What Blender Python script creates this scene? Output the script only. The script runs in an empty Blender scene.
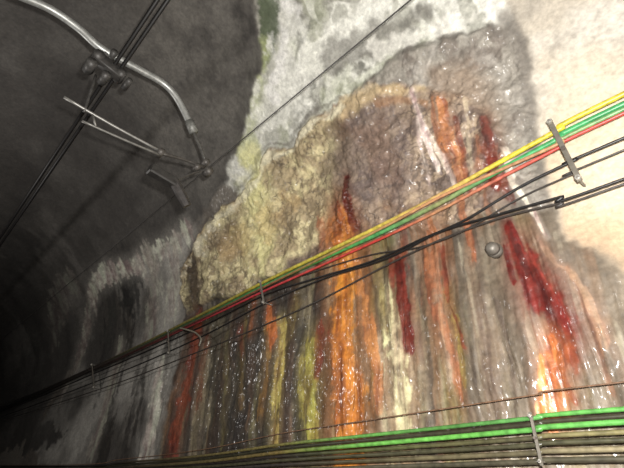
import bpy, math, numpy as np, time
from mathutils import Vector, Matrix
T0=time.time()
sc=bpy.context.scene
try:
    sc.view_settings.view_transform='Standard'
except Exception as e: print(e)
# ---------------------------------------------------------------- camera pose
F=416.0
CZ=1.7
t=Vector((-462,-231,-F)).normalized()
zc=Vector((33,684,-F)); zc=(zc-t*zc.dot(t)).normalized()
xc=-t; yc=zc.cross(xc)
M=Matrix((xc,yc,zc))          # rows: world axes in camera coords => cam->world
CAM=Vector((0,0,CZ))
camd=bpy.data.cameras.new('camera'); cam=bpy.data.objects.new('camera',camd)
sc.collection.objects.link(cam)
camd.lens=F/624*36; camd.sensor_width=36
cam.matrix_world=Matrix.Translation(CAM)@M.to_4x4()
sc.camera=cam
# ---------------------------------------------------------------- tunnel profile
WY=2.6; SPR=3.3; R=2.8; CY=WY-R
S_ARC=math.pi*R; S_END=SPR+S_ARC+SPR
def ray(px,py):
    return M@Vector((px-312,234-py,-F))
def hit(px,py,off=0.0):
    d=ray(px,py)
    if d.y>1e-6:
        tt=(WY-off)/d.y
        if CZ+tt*d.z<=SPR: return CAM+d*tt
    p=(0-CY,CZ-SPR); a=d.y**2+d.z**2; b=p[0]*d.y+p[1]*d.z; c=p[0]**2+p[1]**2-(R-off)**2
    tt=(-b+math.sqrt(b*b-a*c))/a
    return CAM+d*tt
def W(px,py):
    p=hit(px,py)
    if p.z<=SPR: return (p.x,p.z)
    return (p.x,SPR+R*math.atan2(p.z-SPR,p.y-CY))
def PX(px,py,x):
    d=ray(px,py); return CAM+d*(x/d.x)
# ---------------------------------------------------------------- noise
TAB=np.random.RandomState(7).rand(512*512).astype(np.float32)
def vn(x,y,seed):
    xi=np.floor(x).astype(np.int32); yi=np.floor(y).astype(np.int32)
    fx=(x-xi).astype(np.float32); fy=(y-yi).astype(np.float32)
    fx=fx*fx*(3-2*fx); fy=fy*fy*(3-2*fy)
    xi+=seed*137; yi+=seed*71
    x0=(xi&511)<<9; x1=((xi+1)&511)<<9; y0=yi&511; y1=(yi+1)&511
    a=TAB[x0|y0]; b=TAB[x1|y0]; c=TAB[x0|y1]; d=TAB[x1|y1]
    a+=(b-a)*fx; c+=(d-c)*fx
    return a+(c-a)*fy
def fbm(x,y,o,seed,g=0.5):
    r=0;a=1;tot=0
    for i in range(o):
        ca,sa=math.cos(i*.9),math.sin(i*.9)
        r=r+a*vn((x*ca-y*sa)*2**i+i*17.3,(x*sa+y*ca)*2**i+i*9.1,seed+i); tot+=a; a*=g
    return r/tot
def fbs(x,y,o,seed,g=0.5):   # un-rotated: for anisotropic run-off streaks
    r=0;a=1;tot=0
    for i in range(o):
        r=r+a*vn(x*2**i+i*17.3,y*2**i+i*9.1,seed+i); tot+=a; a*=g
    return r/tot
def sm(v,a,b):
    q=np.clip((v-a)/(b-a),0,1); return q*q*(3-2*q)
def lin(c):
    return np.array([ (v/255/12.92 if v/255<0.04045 else ((v/255+0.055)/1.055)**2.4) for v in c],dtype=np.float32)
# ---------------------------------------------------------------- grid
th0=math.atan(0.9/2.6); th1=-math.atan(15/2.6)
xs=np.concatenate([2.6*np.tan(np.linspace(math.atan(6/2.6),th0,40,endpoint=False)),
   2.6*np.tan(np.linspace(th0,th1,1000,endpoint=False)),
   np.linspace(-15,-48,90)]).astype(np.float32)
A0=1.5; A1=8.3
ss=np.concatenate([np.linspace(0,A0,20,endpoint=False),np.linspace(A0,4.6,440,endpoint=False),np.linspace(4.6,A1,340,endpoint=False),np.linspace(A1,S_END,80)]).astype(np.float32)
X,S=np.meshgrid(xs,ss)
Xq=(2.2*np.arcsinh(X/2.2)).astype(np.float32)
# masks -----------------------------------------------------------
amp=0.05*(1+np.abs(X)/3)
wX=X+amp*(fbm(X*3,S*3,4,11)-0.5)*2.8+0.04*(fbm(X*14,S*14,3,12)-.5)
wS=S+amp*(fbm(X*3,S*3,4,21)-0.5)*2.8+0.04*(fbm(X*14,S*14,3,22)-.5)
def poly(pts,soft,warp=True,raw=()):
    P=[W(*p) for p in pts]+list(raw)
    d=np.full(X.shape,1e9,np.float32); ins=np.zeros(X.shape,bool)
    n=len(P); x,y=wX,wS
    for i in range(n):
        ax,ay=P[i]; bx,by=P[(i+1)%n]
        ex,ey=bx-ax,by-ay; L=ex*ex+ey*ey+1e-12
        q=np.clip(((x-ax)*ex+(y-ay)*ey)/L,0,1)
        d=np.minimum(d,(x-ax-q*ex)**2+(y-ay-q*ey)**2)
        if abs(by-ay)>1e-9:
            ins^=((ay>y)!=(by>y))&(x<(bx-ax)*(y-ay)/(by-ay)+ax)
    d=np.sqrt(d)*np.where(ins,1,-1)
    return sm(d,-soft,soft).astype(np.float32)
sX=X+0.10*(fbs(X*1.2,S*1.3,3,31)-.5)+0.045*(fbm(X*8,S*4,3,32)-.5)
sfine=fbs(Xq*34+fbm(X*3,S*3,2,36)*1.5,S*2.2,4,33)    # thin threads
def window(pts,widths,k=2.6):
    P=[W(*p) for p in pts]
    H=[abs(W(p[0]+w/2,p[1])[0]-W(p[0]-w/2,p[1])[0])/2 for p,w in zip(pts,widths)]
    h=max(H)*k
    x0=min(p[0] for p in P)-h-.12; x1=max(p[0] for p in P)+h+.12
    s0=min(p[1] for p in P)-h/.6; s1=max(p[1] for p in P)+h/.6
    ci=np.where((xs>=x0)&(xs<=x1))[0]; ri=np.where((ss>=s0)&(ss<=s1))[0]
    return P,H,(slice(ri[0],ri[-1]+1),slice(ci[0],ci[-1]+1))
def sdfw(P,H,w,yk=0.6,raw=False):
    xx=(wX if raw else sX)[w]; s_=(wS if raw else S)[w]
    out=np.full(xx.shape,-9.,np.float32)
    for i in range(len(P)-1):
        ax,ay=P[i]; bx,by=P[i+1]
        ex,ey=bx-ax,by-ay; L=ex*ex+ey*ey+1e-12
        q=np.clip(((xx-ax)*ex+(s_-ay)*ey)/L,0,1)
        dd=np.sqrt((xx-ax-q*ex)**2+((s_-ay-q*ey)*yk)**2)
        h=H[i]*(1-q)+H[i+1]*q
        out=np.maximum(out,1-dd/h)
    return out
col=np.zeros(X.shape+(3,),np.float32)
def mix(c,m,w=(slice(None),slice(None))):
    c=lin(c) if isinstance(c,tuple) else c
    m=m[...,None]
    col[w]=col[w]*(1-m)+c*m
warp1=(fbm(X*2.5,S*1.2,3,38)-.5)
streak=fbs(Xq*8+warp1*1.2,S*0.7,4,41)         # vertical run-off streaks
streak2=fbs(Xq*24+warp1*2,S*1.6,3,51)
blot=fbm(X*1.6,S*1.6,5,61)
blot2=fbm(X*5,S*5,5,71,.6)
fine=fbm(X*22,S*22,4,81,.65)
med=fbm(X*11,S*11,4,86,.6)
marb=1-np.abs(fbm(wX*2.5,wS*2.5,5,91)-.5)*2
marb2=1-np.abs(fbm(wX*6,wS*6,4,95)-.5)*2
def blob(c,pts,widths,k,n=3.,lo=-.2,hi=.7,raw=False):   # ragged mark along a line: deposits, plus a painted edge shadow
    P,H,w=window(pts,widths,3.2)
    m=sm(sdfw(P,H,w,1. if raw else .6,raw)+(blot2[w]-.5)*n,lo,hi)*k
    mix(c,m,w)
col[:]=lin((112,106,98))
mix((80,74,68),sm(blot,.45,.65)*.7)
wet=np.zeros(X.shape,np.float32)+0.2
# dark vault: ceiling shade painted into the surface colour
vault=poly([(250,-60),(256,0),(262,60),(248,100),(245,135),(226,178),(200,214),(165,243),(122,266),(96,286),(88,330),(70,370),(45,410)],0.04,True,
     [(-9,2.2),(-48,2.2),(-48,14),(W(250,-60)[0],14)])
# pale efflorescence
pale=poly([(255,-60),(262,60),(246,110),(243,140),(222,182),(240,192),(270,160),(310,130),(380,85),(440,78),(480,45),(505,30),(530,-60)],0.06)
mix((170,169,159),pale)
mix((118,116,108),pale*sm(blot2,.45,.6)*.7)
mix((84,84,76),pale*sm(med,.56,.68)*sm(blot,.42,.6)*.6)
mix((214,213,204),pale*sm(marb,.88,.99)*.8)
mix((214,213,205),pale*sm(fbs(Xq*6+warp1*3,S*2,4,141),.50,.66)*.7)
mix((160,166,132),pale*sm(fbm(X*3,S*3,4,145),.52,.68)*.3)
blob((66,78,52),[(266,-5),(273,25),(262,62)],[18,22,16],.85,4,-.1,.6)
blob((90,90,80),[(300,40),(292,80),(276,110)],[12,14,10],.5,4,-.1,.6)
blob((164,170,122),[(262,50),(254,110),(246,150)],[20,26,22],.65)
blob((226,225,216),[(262,120),(300,70),(350,30),(390,0)],[32,28,24,22],.75,4)
blob((224,222,218),[(290,10),(284,50),(270,90)],[14,18,14],.7,4)
blob((112,109,102),[(330,64),(380,34),(430,12)],[20,18,16],.7,3)
blob((222,219,210),[(380,50),(430,30),(500,5)],[16,16,18],.6,4)
# gray crest above rock
crest=poly([(340,108),(380,72),(400,58),(450,42),(490,28),(512,38),(524,90),(530,140),(545,210),(500,190),(450,150),(400,110)],0.04)
mix((140,134,125),crest*.95); mix((106,97,89),crest*sm(blot2,.44,.62)*.75)
mix((172,166,158),crest*sm(marb,.9,.99)*.5)
mix((136,110,86),crest*poly([(430,70),(480,60),(500,110),(500,180),(450,150)],.1)*.5)
blob((70,63,58),[(372,78),(400,58),(450,42),(490,29),(512,40),(522,90)],[6,6,6,6,7,7],.5,2,-.5,.7,True)
# cream lime
cream=poly([(512,20),(526,55),(534,130),(548,195),(562,232),(590,256),(640,284),(720,300),(720,-80),(505,-80)],0.035)
mix((178,169,155),cream)
mix((204,198,188),cream*sm(blot,.42,.6)*.7)
mix((144,137,127),cream*sm(blot2,.50,.66)*.5)
mix((194,174,146),cream*poly([(530,170),(560,110),(640,100),(720,100),(720,310),(640,300),(540,240)],.16)*.85)
mix((212,198,176),cream*poly([(545,60),(620,50),(720,60),(720,200),(600,210),(560,190)],.2)*.55)
mix((170,142,112),cream*poly([(560,215),(720,240),(720,310),(640,300),(570,250)],.12)*.7)
blob((120,114,106),[(508,20),(522,60),(530,130),(545,200)],[16,18,16,12],.85,2,-.6,.9)
# rock
rock=poly([(184,312),(182,262),(208,226),(240,194),(270,158),(310,128),(345,104),(380,90),(420,86),(470,100),(510,160),(500,215),(370,240),(250,290)],0.03)
ochre=poly([(184,312),(182,262),(208,226),(240,194),(270,158),(310,128),(345,112),(334,160),(326,240),(250,292)],0.07)
mix((136,118,102),rock); mix((94,80,73),rock*sm(blot2,.44,.6)*.85)
mix((170,150,126),rock*sm(med,.52,.66)*.6)
mix((124,90,62),rock*sm(fbm(X*3,S*2,4,191),.52,.64)*.5)
mix((62,52,46),rock*sm(marb2,.95,1.0)*.65)
ochre*=rock
mix((166,150,118),ochre*.9)
mix((214,202,158),ochre*sm(fbm(X*4,S*4,4,101),.42,.58)*.8)
mix((122,107,84),ochre*sm(fbm(X*8,S*8,5,102,.65),.5,.62)*.75)
mix((70,62,52),ochre*sm(marb2,.955,1.0)*.7)
mix((100,87,84),poly([(350,112),(400,100),(424,150),(404,205),(352,200)],.08)*.5)
mix((84,72,62),poly([(318,170),(338,120),(352,120),(350,230),(330,240)],.06)*.5)
blob((190,168,130),[(345,108),(380,92),(425,90)],[12,10,9],.7,3,-.3,.7)
blob((150,108,72),[(380,104),(404,100),(430,104)],[9,8,7],.5,3,-.3,.7)
blob((226,221,160),[(256,170),(260,230),(266,262)],[26,38,20],.75,2.5,-.5,.9)
blob((222,216,190),[(188,268),(212,232),(244,198),(275,160),(314,131),(345,110)],[8,9,10,10,9,8],.6,4,-.4,.8,True)
blob((72,64,56),[(180,268),(204,226),(236,190),(266,154),(306,124),(344,99)],[4,4,4,4,4,4],.45,2.5,-.5,.7,True)  # thin shadow painted outside the slab's upper edge
blob((186,158,112),[(230,250),(270,220),(300,200)],[16,16,14],.5,4,-.3,.7)
blob((74,62,50),[(205,262),(215,240),(240,215)],[10,12,8],.4,4)
# lower streaked wall
low=poly([(184,318),(250,292),(370,238),(500,212),(545,215),(565,240),(600,262),(660,290),(760,330),(760,520),(120,520),(130,400)],0.06)
mix((110,99,84),low)
right=poly([(455,240),(500,215),(545,215),(565,240),(600,262),(660,290),(760,330),(760,520),(470,520)],0.12)
mix((128,115,97),right*.8)
mix((104,92,78),right*sm(blot,.42,.6)*.6)
zone=np.clip(low,0,1)
lz=zone*(1-right*.7)
mix((48,40,34),lz*sm(streak+(blot2-.5)*.3,.46,.62)*.85)
mix((154,144,114),zone*sm(.42-streak+(blot2-.5)*.3,0,.12)*.5)
mix((64,52,40),zone*sm(streak2+(blot2-.5)*.3,.54,.7)*.5)
mix((168,160,140),zone*sm(.38-streak2+(blot2-.5)*.35,0,.12)*.4)
mix((118,74,40),lz*sm(fbs(Xq*11+3,S*.8,4,151),.50,.64)*.55)
mix((108,106,58),lz*sm(fbs(Xq*13+9,S*1.0,4,161),.58,.70)*.4)
ld=poly([(184,318),(250,292),(335,262),(335,520),(120,520),(130,400)],0.2)
mix((44,38,34),zone*ld*sm(streak+blot2*.4,.50,.72)*.75)
# left dark far part
left=poly([(184,318),(182,262),(200,220),(165,243),(122,266),(96,286),(86,345),(60,400),(30,430),(60,500),(150,500)],0.08)
mix((116,113,108),left)
lb=fbm(Xq*2.2,S*1.0,4,171,.5)
mix((56,53,50),left*sm(lb+(streak-.5)*.5,.42,.62)*.88)
mix((172,169,162),left*sm(.43-lb+(streak-.5)*.4,0,.18)*.5)
mix((60,57,54),vault*.96)  # base tone of the painted ceiling shade
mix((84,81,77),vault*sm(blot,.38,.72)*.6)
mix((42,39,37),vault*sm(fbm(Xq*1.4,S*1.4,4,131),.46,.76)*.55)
mix((108,104,98),vault*poly([(150,-60),(140,60),(150,180),(215,200),(245,135),(262,60),(252,-60)],.5)*sm(blot2,.1,.7)*.65)
mix((116,112,107),vault*poly([(0,250),(60,220),(120,240),(110,290),(60,330),(0,380)],.6)*sm(fbs(Xq*3+warp1*2,S*.8,3,181),.42,.74)*.6)
# --------------------------------------------------------------- stains
kk=[0]
def K(pts,w_,c,k=1,wt=0,soft=.5,breakup=.35):
    kk[0]+=1; s0=200+kk[0]*5
    P,H,w=window(pts,w_,2.4)
    d=np.minimum(sdfw(P,H,w),.9)
    br=breakup/.35
    edge=(sfine[w]-.5)*2.6*br+(med[w]-.5)*1.6*(.35+.65*br)
    m=sm(d*1.1+edge,-.05,.5)*sm(d,-1.1,-.1)
    m=m*k*(1-.35*br*sm(blot2[w],.5,.68))
    halo=sm(d,-1.3,.6)*.36*k*(1-m)
    cc=lin(c); lum=float(cc.mean())
    cc=cc*.9+lum*np.array([1.05,.95,.8],np.float32)*.10
    if c[0]>1.6*c[2]: cc=cc*.66                    # pigmented iron deposits are dark
    mix(cc*.85+lin((110,92,66))*.14,halo,w)
    v=fbs(Xq[w]*30+s0,S[w]*3,3,s0)
    tone=(.42+.98*sm(v*.6+med[w]*.4,.28,.66))
    warm=np.stack([tone**.85,tone*(.8+.3*v),tone*.9],-1)
    mix(cc*warm,m,w)
    wet[w]=np.maximum(wet[w],np.maximum(m*wt,halo*wt))
for x0,x1,w,y0 in ((150,118,12,330),(128,100,10,300),(218,212,26,325),(243,240,16,318),(298,296,14,330),(330,326,10,320),(262,258,8,330),(170,152,8,340)):
    K([(x0,y0),((x0+x1)/2,(y0+470)/2),(x1,475)],[w,w*1.1,w],(32,28,24),.8,.4)
K([(133,272),(128,298),(122,330)],[14,16,10],(24,24,24),.8)
K([(112,310),(104,360)],[12,14],(36,35,34),.7)
K([(196,285),(192,318)],[16,18],(60,44,30),.85)
K([(385,255),(395,400)],[8,8],(52,40,30),.75); K([(424,240),(428,420)],[8,8],(60,50,40),.75)
K([(362,250),(376,300),(384,430)],[6,6,7],(60,44,30),.7)
K([(418,330),(420,450)],[12,14],(106,94,78),.7)
K([(480,240),(492,420)],[14,18],(108,98,84),.6); K([(465,260),(478,400)],[6,6],(70,60,48),.7)
K([(500,300),(516,420)],[8,10],(92,82,70),.6)
# whites / creams
K([(392,300),(396,360),(398,440)],[18,24,24],(190,180,146),.8)
K([(438,240),(446,380)],[6,7],(180,170,150),.6)
K([(380,340),(384,440)],[6,7],(176,166,142),.6)
K([(160,385),(142,475)],[11,14],(180,177,170),.8)
K([(92,296),(98,282),(112,272),(140,264)],[5,6,6,6],(190,187,180),.75)
K([(140,264),(165,250),(190,228)],[7,8,8],(186,183,176),.7)
K([(150,262),(156,300),(150,330)],[12,16,10],(150,147,140),.6)
K([(176,250),(172,300)],[10,14],(160,157,148),.6)
K([(94,290),(86,330),(70,380)],[6,7,7],(160,157,150),.6)
K([(120,350),(95,440)],[7,8],(150,147,140),.6)
K([(52,330),(60,300),(74,280)],[8,8,7],(120,117,112),.5)
K([(415,92),(424,122),(436,158),(440,170)],[6,5,4,4],(220,208,204),.75,1,.5,.25)
K([(424,122),(440,150),(456,188)],[4,4,5],(206,190,184),.65,1)
K([(421,120),(426,160),(430,185)],[3,4,4],(196,182,176),.5,1)
K([(508,150),(516,185),(530,205),(552,238)],[4,5,5,4],(205,195,186),.65)
K([(470,100),(474,150),(482,190)],[5,6,6],(176,156,138),.5)
# yellows
K([(312,345),(310,400),(312,440)],[14,17,13],(190,178,80),.8,.4,.5,.28)
K([(300,360),(302,410)],[6,7],(160,144,70),.6,.3)
K([(282,325),(278,380),(275,450)],[8,10,8],(216,192,104),.8,.4,.5,.28)
K([(268,330),(263,410)],[8,8],(164,124,60),.7,.3)
K([(452,290),(460,340),(462,380)],[9,11,8],(180,160,76),.6,.3)
K([(246,325),(240,400)],[6,6],(140,116,66),.6)
K([(228,340),(222,440)],[6,6],(112,100,62),.6)
K([(300,300),(290,330)],[10,8],(126,110,62),.6)
K([(382,290),(388,330)],[7,6],(170,156,90),.6)
# reds and oranges
K([(196,328),(188,370),(176,430),(170,470)],[9,11,13,10],(140,60,36),.9,.6,.5,.25)
K([(205,345),(198,400)],[6,7],(120,64,40),.7)
K([(270,316),(272,340)],[8,6],(200,104,44),.85)
K([(242,330),(244,352)],[5,4],(124,46,30),.8)
K([(256,300),(254,330)],[5,6],(150,86,46),.7)
K([(334,236),(350,234)],[16,14],(196,112,50),.9,.6)
K([(344,233),(342,270),(345,330),(348,400),(348,475)],[27,28,28,34,40],(230,140,40),1.0,.8,.5,.11)
K([(352,240),(360,280),(372,340),(380,400)],[10,9,12,10],(200,126,68),.8,.6)
K([(338,300),(342,420)],[5,6],(150,78,26),.7,.8)
K([(355,330),(358,460)],[5,6],(156,88,32),.6,.8)
K([(346,250),(348,330)],[5,6],(248,172,76),.7,.8)
K([(349,180),(352,205),(357,228)],[8,13,10],(102,32,22),.97,.9,.5,.2)
K([(338,210),(340,232)],[9,9],(116,42,26),.9,.9)
K([(324,225),(322,245)],[8,7],(170,96,56),.7,.5)
K([(322,338),(318,368)],[14,8],(140,56,34),.85,.6)
K([(400,262),(404,300),(410,345)],[14,17,12],(112,34,26),.97,.95,.4,.18)
K([(392,262),(396,290)],[6,6],(124,50,34),.8,.8)
K([(405,220),(402,250)],[8,8],(154,90,60),.6,.5)
K([(432,238),(438,290),(448,350),(458,400)],[20,22,14,8],(160,92,56),.75,.6)
K([(445,250),(455,310),(466,350)],[7,7,6],(126,54,34),.85,.7)
K([(436,100),(440,130),(452,160)],[5,6,7],(170,108,70),.7,.5)
K([(446,105),(452,140),(466,182)],[10,16,13],(196,120,70),.85,.6,.5,.25)
K([(460,120),(466,160),(474,190)],[6,6,6],(142,62,38),.8,.6)
K([(490,122),(492,150),(500,185)],[11,18,14],(118,40,30),.97,.95,.4,.2)
K([(482,140),(484,190)],[6,6],(164,98,64),.7,.6)
K([(506,180),(512,200)],[9,8],(114,42,30),.8,.8)
K([(462,195),(470,230),(474,260)],[10,8,6],(166,94,56),.75,.6)
K([(490,190),(494,220)],[7,6],(154,92,60),.6,.6)
K([(510,226),(524,256),(544,292),(560,326),(568,350)],[12,34,48,44,26],(126,54,40),.95,1,.3,.14)
K([(510,226),(524,256),(542,292),(558,326),(566,350)],[11,28,36,32,18],(122,30,28),1,1,.3,.17)
K([(508,226),(512,256),(518,282)],[8,9,6],(104,26,24),.95,1)
K([(520,250),(545,300),(560,340)],[8,10,8],(68,18,18),.8,1)
K([(530,252),(556,300),(574,340)],[4,5,4],(160,56,46),.6,1)
K([(566,345),(560,372),(570,400)],[10,9,7],(158,76,40),.8,.8)
K([(548,345),(550,375),(548,414)],[20,27,22],(212,118,50),.95,.9,.35,.15)
K([(540,360),(538,408)],[6,6],(234,156,84),.7,.8)
K([(556,350),(562,400)],[5,5],(146,70,32),.7,.8)
K([(572,345),(576,372)],[14,9],(140,68,40),.7,.8)
K([(568,270),(590,330),(612,395)],[7,9,7],(160,112,82),.55,.4)
K([(545,240),(580,290),(604,345)],[8,10,8],(150,114,94),.45,.3)
K([(560,395),(562,420)],[14,12],(170,112,68),.6,.5)
wet=np.maximum(wet,right*.42); wet=np.maximum(wet,zone*.35); wet=np.maximum(wet,rock*.28)
wet*=1-cream*.8
wet*=1-vault*.95
# dirt modulation
col*= (0.72+0.58*fine*(1-cream*.5)+.29*cream*.5)[...,None]
# relief ---------------------------------------------------------
rk=np.maximum(rock,crest)
ridge=1-np.abs(fbm(X*5,S*5,5,111,.55)-.5)*2
disp=0.05*(blot-.5)+0.015*(blot2-.5)
disp+=rk*(0.03+0.10*(fbm(X*3.2,S*3.2,4,114,.55)-.5)+0.05*(ridge-.85)+0.020*(fbm(X*18,S*18,3,112,.6)-.5))
disp+=rock*.02*(1-zone)
disp+=zone*(0.06*(streak-.5)+0.016*(streak2-.5)+0.022*(fbm(X*9,S*7,3,113,.5)-.5))
disp+=vault*(0.05*(fbm(X*1.5,S*1.5,3,121)-.5))
disp+=pale*0.025*(fbm(X*5,S*5,3,122,.5)-.5)
disp*= (1-cream*.75)
disp=np.clip(disp,-.09,.08)
arc=np.clip((S-SPR)/R,0,math.pi)
ny=-np.cos(arc); nz=-np.sin(arc)
Y=CY+R*np.cos(arc); Z=SPR+R*np.sin(arc)
Z=np.where(S<SPR,S,Z); 
over=S>SPR+S_ARC
Z=np.where(over,SPR-(S-SPR-S_ARC),Z)
Pt=np.stack([X,Y+ny*disp,Z+nz*disp],-1)
print('paint',time.time()-T0)
# ---------------------------------------------------------------- materials
def newmat(name):
    m=bpy.data.materials.new(name); m.use_nodes=True
    nt=m.node_tree; b=nt.nodes['Principled BSDF']; return m,nt,b
wm,nt,b=newmat('mineral_stained_shotcrete')
N=nt.nodes; L=nt.links
tc=N.new('ShaderNodeTexCoord')
at=N.new('ShaderNodeAttribute'); at.attribute_name='stain_colour'
aw=N.new('ShaderNodeAttribute'); aw.attribute_name='wetness'
n1=N.new('ShaderNodeTexNoise'); n1.inputs['Scale'].default_value=30; n1.inputs['Detail'].default_value=3; n1.inputs['Roughness'].default_value=.6
L.new(tc.outputs['Object'],n1.inputs['Vector'])
mr=N.new('ShaderNodeMapRange'); mr.inputs[1].default_value=.3; mr.inputs[2].default_value=.7; mr.inputs[3].default_value=.82; mr.inputs[4].default_value=1.18
L.new(n1.outputs['Fac'],mr.inputs[0])
vm=N.new('ShaderNodeVectorMath'); vm.operation='SCALE'
L.new(at.outputs['Color'],vm.inputs[0]); L.new(mr.outputs[0],vm.inputs['Scale'])
L.new(vm.outputs[0],b.inputs['Base Color'])
rr=N.new('ShaderNodeMapRange'); rr.inputs[3].default_value=.85; rr.inputs[4].default_value=.32
L.new(aw.outputs['Fac'],rr.inputs[0]); L.new(rr.outputs[0],b.inputs['Roughness'])
# thin film of running water = clear coat
L.new(aw.outputs['Fac'],b.inputs['Coat Weight']); b.inputs['Coat Roughness'].default_value=.17; b.inputs['Coat IOR'].default_value=1.55
mp=N.new('ShaderNodeMapping'); mp.inputs['Scale'].default_value=(1,1,.55)
L.new(tc.outputs['Object'],mp.inputs['Vector'])
vo=N.new('ShaderNodeTexVoronoi'); vo.inputs['Scale'].default_value=28; vo.feature='SMOOTH_F1'
L.new(mp.outputs[0],vo.inputs['Vector'])
inv=N.new('ShaderNodeMath'); inv.operation='SUBTRACT'; inv.inputs[0].default_value=1; L.new(vo.outputs['Distance'],inv.inputs[1])
bw=N.new('ShaderNodeBump'); bw.inputs['Strength'].default_value=1; bw.inputs['Distance'].default_value=.013
L.new(inv.outputs[0],bw.inputs['Height']); L.new(bw.outputs[0],b.inputs['Coat Normal'])
bu=N.new('ShaderNodeBump'); bu.inputs['Strength'].default_value=.5; bu.inputs['Distance'].default_value=.007
L.new(n1.outputs['Fac'],bu.inputs['Height']); L.new(bu.outputs[0],b.inputs['Normal'])
def patch(name,i0,i1):
    P=Pt[i0:i1+1]; h,w=P.shape[:2]
    me=bpy.data.meshes.new(name)
    idx=np.arange(h*w).reshape(h,w)
    q=np.stack([idx[:-1,:-1],idx[1:,:-1],idx[1:,1:],idx[:-1,1:]],-1).reshape(-1,4)
    me.vertices.add(h*w); me.vertices.foreach_set('co',P.reshape(-1).astype(np.float32))
    me.loops.add(q.size); me.loops.foreach_set('vertex_index',q.reshape(-1).astype(np.int32))
    me.polygons.add(len(q)); me.polygons.foreach_set('loop_start',(np.arange(len(q))*4).astype(np.int32))
    me.update(calc_edges=True)
    me.polygons.foreach_set('use_smooth',np.ones(len(q),bool))
    a=me.attributes.new('stain_colour','FLOAT_COLOR','POINT')
    c=np.concatenate([col[i0:i1+1],np.ones((h,w,1))],-1)
    a.data.foreach_set('color',c.reshape(-1).astype(np.float32))
    a=me.attributes.new('wetness','FLOAT','POINT'); a.data.foreach_set('value',wet[i0:i1+1].reshape(-1).astype(np.float32))
    me.materials.append(wm)
    o=bpy.data.objects.new(name,me); sc.collection.objects.link(o); return o
ia=int(np.searchsorted(ss,5.5)); ib=int(np.searchsorted(ss,SPR+S_ARC-2.2))
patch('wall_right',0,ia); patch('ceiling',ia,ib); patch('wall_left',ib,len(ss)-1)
# ---------------------------------------------------------------- helper geometry
def vmat(name,rough=.45,metal=0,dirt=.35):
    m,nt,b=newmat(name); N=nt.nodes;L=nt.links
    a=N.new('ShaderNodeAttribute'); a.attribute_name='tint'
    n=N.new('ShaderNodeTexNoise'); n.inputs['Scale'].default_value=25; n.inputs['Detail'].default_value=4
    t_=N.new('ShaderNodeTexCoord'); L.new(t_.outputs['Object'],n.inputs['Vector'])
    r=N.new('ShaderNodeMapRange'); r.inputs[1].default_value=.3;r.inputs[2].default_value=.7;r.inputs[3].default_value=1-dirt;r.inputs[4].default_value=1.1
    L.new(n.outputs['Fac'],r.inputs[0])
    v=N.new('ShaderNodeVectorMath'); v.operation='SCALE'; L.new(a.outputs['Color'],v.inputs[0]); L.new(r.outputs[0],v.inputs['Scale'])
    L.new(v.outputs[0],b.inputs['Base Color']); b.inputs['Roughness'].default_value=rough; b.inputs['Metallic'].default_value=metal
    return m
CABLE=vmat('cable_sheath',.38,0,.5); STEEL=vmat('galvanised_steel',.42,.55,.3); DARK=vmat('dark_iron',.5,.3,.4)
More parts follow.
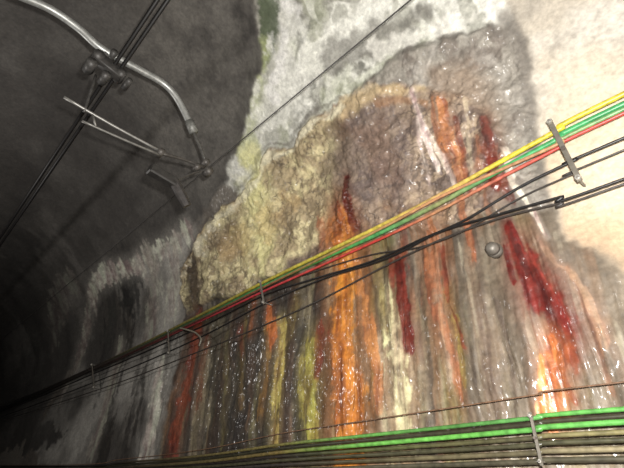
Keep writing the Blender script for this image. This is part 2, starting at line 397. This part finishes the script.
class Geo:
    def __init__(s): s.v=[];s.f=[];s.c=[]
    def tube(s,pts,r,c,smooth=8,seg=10,cap=True):
        n=len(pts); P=[Vector(p) for p in pts]
        cs=c if isinstance(c,list) else [c]*n
        rs=r if isinstance(r,list) else [r]*n
        out=[];oc=[];orr=[]
        for i in range(n-1):
            p0=P[max(i-1,0)];p1=P[i];p2=P[i+1];p3=P[min(i+2,n-1)]
            for k in range(smooth):
                u=k/smooth
                if smooth>1: q=0.5*((2*p1)+(p2-p0)*u+(2*p0-5*p1+4*p2-p3)*u*u+(-p0+3*p1-3*p2+p3)*u**3)
                else: q=p1
                out.append(q);orr.append(rs[i]*(1-u)+rs[i+1]*u); oc.append(lin(cs[i])*(1-u)+lin(cs[i+1])*u)
        out.append(P[-1]);oc.append(lin(cs[-1]));orr.append(rs[-1])
        base=len(s.v); up=Vector((0.1,.2,1)).normalized(); prev=None
        for i,p in enumerate(out):
            d=(out[min(i+1,len(out)-1)]-out[max(i-1,0)]).normalized()
            if prev is None:
                a=d.cross(up)
                if a.length<.1: a=d.cross(Vector((1,0,0)))
                a.normalize()
            else:
                a=(prev-d*prev.dot(d)).normalized()
            prev=a; bb=d.cross(a)
            for k in range(seg):
                an=2*math.pi*k/seg
                s.v.append(p+(a*math.cos(an)+bb*math.sin(an))*orr[i]); s.c.append(oc[i])
        m=len(out)
        for i in range(m-1):
            for k in range(seg):
                k2=(k+1)%seg
                s.f.append((base+i*seg+k,base+i*seg+k2,base+(i+1)*seg+k2,base+(i+1)*seg+k))
        if cap:
            s.f.append(tuple(base+k for k in reversed(range(seg)))); s.f.append(tuple(base+(m-1)*seg+k for k in range(seg)))
    def box(s,c,u,v,w,col_):   # centre, three half vectors, chamfered
        base=len(s.v); c=Vector(c)
        ax=[Vector(u),Vector(v),Vector(w)]
        ch=min(a.length for a in ax)*.25
        import itertools
        pts=[]
        for sg in itertools.product((-1,1),repeat=3):
            for k in range(3):
                p=c.copy()
                for j in range(3):
                    L_=ax[j].length
                    p+=ax[j]*sg[j]*(1 if j==k else (L_-ch)/L_)
                pts.append(p)
        import bmesh
        bm=bmesh.new(); vs=[bm.verts.new(p) for p in pts]
        bmesh.ops.convex_hull(bm,input=vs)
        bm.verts.index_update()
        for q in bm.verts: s.v.append(q.co.copy()); s.c.append(lin(col_))
        for f in bm.faces: s.f.append(tuple(base+q.index for q in f.verts))
        bm.free()
    def make(s,name,mat,parent=None,smooth=True):
        me=bpy.data.meshes.new(name); me.from_pydata([tuple(p) for p in s.v],[],s.f)
        a=me.attributes.new('tint','FLOAT_COLOR','POINT')
        a.data.foreach_set('color',np.concatenate([np.array(s.c),np.ones((len(s.c),1))],1).reshape(-1).astype(np.float32))
        me.polygons.foreach_set('use_smooth',np.ones(len(me.polygons),bool)) if smooth else None
        me.materials.append(mat); me.update()
        o=bpy.data.objects.new(name,me); sc.collection.objects.link(o)
        if parent: o.parent=parent
        return o
def empty(name):
    e=bpy.data.objects.new(name,None); sc.collection.objects.link(e); return e
def onwall(pts,off): 
    P=[hit(x,y,off) for x,y in pts]
    a=P[0].copy(); a.x+=3.5
    P=[a]+P
    b=P[-1].copy(); b.x-=14; P.append(b)
    return P
YEL=(214,196,66);GRN=(66,156,94);RED=(192,68,60);TAN=(180,134,98);BLK=(28,26,26);DRT=(58,52,48)
U=[(624,95),(560,130),(500,163),(440,197),(380,228),(320,256),(262,284),(190,321),(100,365),(0,409)]
def run(name,dys,off,r,cols):
    g=Geo(); pts=[(x,y+d) for (x,y),d in zip(U,dys)]
    P=onwall(pts,off); cc=[cols[0]]+cols+[cols[-1]]
    g.tube(P,r,cc,10); return g.make(name,CABLE)
run('yellow_cable',[-1,-1,-1,-2,-2,-1,-1,-1,-1,-1],.11,.0175,[YEL,YEL,YEL,(195,160,104),(200,180,80),(195,180,70),(180,166,66),(120,112,60),DRT,BLK])
run('green_cable',[9,8,7,6,5,4,3,2,0,0],.105,.019,[GRN,GRN,GRN,(140,142,96),(82,156,92),(76,156,78),(60,136,70),(50,80,50),DRT,BLK])
run('red_cable',[18,17,15,13,11,10,8,5,2,2],.10,.0125,[RED,RED,(195,104,86),TAN,RED,RED,(196,62,70),(140,52,56),DRT,BLK])
run('tan_cable',[14,13,7,0,1,3,4,3,1,1],.13,.012,[(112,160,104),(180,142,104),TAN,(190,138,100),(180,142,96),(146,126,70),(136,88,60),(90,60,50),DRT,BLK])
def cable(name,pts,off,r,c,mat=CABLE):
    g=Geo(); P=onwall(pts,off); cc=([c[0]]+c+[c[-1]]) if isinstance(c,list) else c
    g.tube(P,r,cc,10); return g.make(name,mat)
cable('black_cable',[(624,138),(575,160),(520,187),(465,220),(420,240),(370,262),(310,280),(262,296),(190,332),(100,371),(0,412)],.10,.0095,BLK)
cable('black_cable',[(624,179),(560,197),(500,214),(440,232),(385,259),(320,280),(262,305),(190,342),(100,380),(0,417)],.10,.009,BLK)
cable('black_cable',[(624,184),(560,203),(500,218),(440,240),(385,266),(320,300),(262,326),(190,355),(100,389),(0,421)],.085,.0075,(60,54,50))
cable('black_cable',[(624,150),(575,173),(520,198),(465,230),(420,247),(370,255),(310,273),(262,290),(190,327),(100,368),(0,406)],.085,.006,(52,46,42))
# ---- lower bundle
ys=lambda r,l:[(624,r),(535,r+(l-r)*.19),(450,r+(l-r)*.38),(360,r+(l-r)*.58),(280,r+(l-r)*.76),(200,l),(120,l+(l-r)*.14),(60,l+(l-r)*.22)]
G2=(92,160,76); OL=(104,94,62)
cable('faint_brown_cable',ys(382,450),.08,.004,(120,92,72))
cable('green_trunk_cable',ys(409,456),.11,.0115,[G2,(88,146,78),(78,126,64),(98,158,76),(120,110,64),OL,DRT,BLK])
cable('green_trunk_cable',ys(422,462),.12,.0135,[G2,(92,156,76),(106,178,80),(108,172,80),(120,104,60),OL,DRT,BLK])
cable('dark_trunk_cable',ys(416,459),.08,.012,[(60,58,44)]*8)
cable('dark_trunk_cable',ys(432,464),.09,.012,[(130,122,84),(76,72,54),(88,86,58),(84,90,54),DRT,DRT,DRT,BLK])
cable('dark_trunk_cable',ys(440,467),.10,.012,[(72,70,52)]*8)
cable('dark_trunk_cable',ys(449,470),.09,.013,[(130,120,94),(84,78,60),(106,98,74),(84,78,56),DRT,DRT,DRT,BLK])
cable('dark_trunk_cable',ys(459,474),.10,.013,[(74,70,56)]*8)
# ---- brackets
def bracket(name,top,bot,w=.028):
    e=empty(name); g=Geo()
    a=hit(*top,.15); b_=hit(*bot,.15); d=(b_-a); L_=d.length; d.normalize()
    mid=(a+b_)/2; inn=Vector((0,-1,0)); side=d.cross(inn).normalized(); inn=side.cross(d).normalized()
    if inn.y>0: inn=-inn
    g.box(mid,d*L_/2,side*w/2,inn*.005,(138,132,122))
    for q in (a+d*.02,b_-d*.02):
        g.tube([q-inn*.12,q+inn*.03],w*.26,(150,146,140),1,8)
        g.tube([q+inn*.006,q+inn*.02],w*.6,(190,186,178),1,6)
    g.make('clamp_strap',STEEL,e,False)
    g=Geo(); q=mid
    g.tube([q+inn*.004,q+inn*.02],w*.5,(120,110,104),1,6)
    g.make('clamp_nut',STEEL,e,False)
bracket('cable_clamp_bracket',(549,120),(580,181),.03)
bracket('cable_clamp_bracket',(260,280),(264,304),.022)
bracket('cable_clamp_bracket',(92,364),(94,388),.03)
bracket('cable_clamp_bracket',(530,412),(542,466),.016)
bracket('cable_clamp_bracket',(168,330),(169,354),.02)
# pale cable tie hanging at the left joint
g=Geo(); g.tube([hit(x,y,.17) for x,y in ((180,328),(188,330),(196,333),(201,339),(199,346))],.010,(130,124,110),6); g.make('cable_tie',CABLE)
# rock bolt cap
g=Geo(); c=hit(497,252,0); n=Vector((0,-1,0))
g.tube([c,c+n*.05],.05,(110,104,96),1,18); g.tube([c+n*.05,c+n*.09,c+n*.11],[.045,.04,.015],(120,114,106),2,18); g.make('rock_bolt_cap',DARK)
# ---------------------------------------------------------------- overhead line
XP=-3.3
a=PX(120,70,XP); b2=PX(113,67,XP)
for nm,p in (('overhead_contact_wire',a),('overhead_contact_wire',b2)):
    g=Geo(); g.tube([Vector((6,p.y,p.z)),Vector((-47,p.y,p.z))],.018,(26,24,24),1,8); g.make(nm,DARK)
p=PX(208,168,XP); feed=p
g=Geo(); g.tube([Vector((6,p.y,p.z)),Vector((-47,p.y,p.z))],.0055,(60,58,56),1,6); g.make('feeder_wire',DARK)
e=empty('overhead_line_cantilever')
g=Geo(); q=lambda x,y,dx=0:PX(x,y,XP+dx)
tp=[q(-95,-62),q(-40,-30),q(15,-6),q(50,9),(q(78,28)),q(102,49),q(140,70),q(164,84),q(178,100),q(192,128)]
g.tube(tp,.036,(176,177,174),6,14)
g.make('cantilever_tube',STEEL,e)
g=Geo()
up=q(-95,-62); top=Vector((up.x,up.y,SPR+math.sqrt(R*R-(up.y-CY)**2)+.02))
g.tube([up-Vector((0,0,.05)),top],.045,(120,120,118),1,12); g.box(top-Vector((0,0,.06)),Vector((.15,0,0)),Vector((0,.15,0)),Vector((0,0,.02)),(110,110,108))
g.make('ceiling_post',STEEL,e)
g=Geo()
g.tube([q(189,121),q(194,133)],.05,(130,130,126),1,12)
g.tube([q(193,131),q(200,146),q(205,160)],.016,(90,88,84),3,8)
g.tube([q(160,153),q(185,160),q(203,167)],[.02,.014,.02],(84,80,76),3,8)
for pt,r in ((q(205,163),.035),(q(208,172),.04),(q(196,168),.03),(q(160,153),.034)):
    g.tube([pt-Vector((.05,0,0)),pt+Vector((.05,0,0))],r,(96,92,88),1,10)
g.make('end_fittings',DARK,e)
g=Geo()
g.tube([q(64,97),q(112,125),q(160,151)],.013,(150,148,144),3,8)
g.tube([q(82,121,),q(120,138),q(160,155)],.012,(130,128,124),3,8)
g.tube([q(92,112),q(96,127)],.010,(120,118,114),1,8)
g.make('steady_arm',STEEL,e)
g=Geo()
g.box(q(108,66),Vector((.05,0,0)),(q(122,78)-q(94,56))*.5,(q(104,72)-q(112,60))*.3,(70,68,66))
for x,y,r in ((90,66,.05),(97,58,.05),(120,76,.045),(104,78,.04),(127,84,.03),(112,56,.035)):
    g.tube([q(x,y)-Vector((.07,0,0)),q(x,y)+Vector((.07,0,0))],r,(84,82,80),1,8)
g.tube([q(104,49),q(108,62)],.025,(100,98,96),1,8); g.tube([q(96,75),q(88,100),q(84,112)],.012,(80,78,76),2,8)
g.make('wire_clamp',DARK,e)
g=Geo()
A=q(149,168);B=q(176,184);d=(B-A)*.5; nn=Vector((1,0,0)); sd=d.cross(nn).normalized()
g.box((A+B)/2,d,sd*.05,nn*.05,(58,56,54))
A=q(172,178);B=q(187,206);d=(B-A)*.5; sd=d.cross(nn).normalized()
g.tube([A,(A+B)/2,B],[.05,.055,.045],(64,60,58),2,12)
g.tube([q(176,180),q(196,172),q(208,170)],.010,(80,78,76),2,8)
g.make('tension_weight',DARK,e,False)
# ---------------------------------------------------------------- floor
me=bpy.data.meshes.new('floor'); me.from_pydata([(-48,-3.05,0),(6,-3.05,0),(6,2.65,0),(-48,2.65,0)],[],[(0,1,2,3)])
fm,nt,b=newmat('wet_ballast'); n=nt.nodes.new('ShaderNodeTexVoronoi'); n.inputs['Scale'].default_value=18
tcn=nt.nodes.new('ShaderNodeTexCoord'); nt.links.new(tcn.outputs['Object'],n.inputs['Vector'])
cr=nt.nodes.new('ShaderNodeValToRGB'); cr.color_ramp.elements[0].color=(.09,.08,.07,1); cr.color_ramp.elements[1].color=(.03,.028,.025,1)
nt.links.new(n.outputs['Distance'],cr.inputs[0]); nt.links.new(cr.outputs[0],b.inputs['Base Color'])
me.materials.append(fm); o=bpy.data.objects.new('floor',me); sc.collection.objects.link(o)
# ---------------------------------------------------------------- light
def pl(name,loc,e,r,c=(1,1,1)):
    l=bpy.data.lights.new(name,'POINT'); l.energy=e; l.shadow_soft_size=r; l.color=c
    o=bpy.data.objects.new(name,l); o.location=loc; sc.collection.objects.link(o)
pl('camera_flash',(0.12,0.05,CZ+.22),820,.05,(1,.975,.93))
pl('fill_light',(-6,-1.6,3.6),145,.15,(1,.96,.92))  # added unseen fill, lifts the dim far left
pl('fill_light',(2.2,-.6,4.0),100,.15,(1,.95,.88))  # added unseen fill, brightens the upper right wall
w=bpy.data.worlds.new('world'); sc.world=w; w.use_nodes=True
w.node_tree.nodes['Background'].inputs[0].default_value=(.5,.52,.55,1); w.node_tree.nodes['Background'].inputs[1].default_value=.05
print('done',Pt.shape,time.time()-T0)
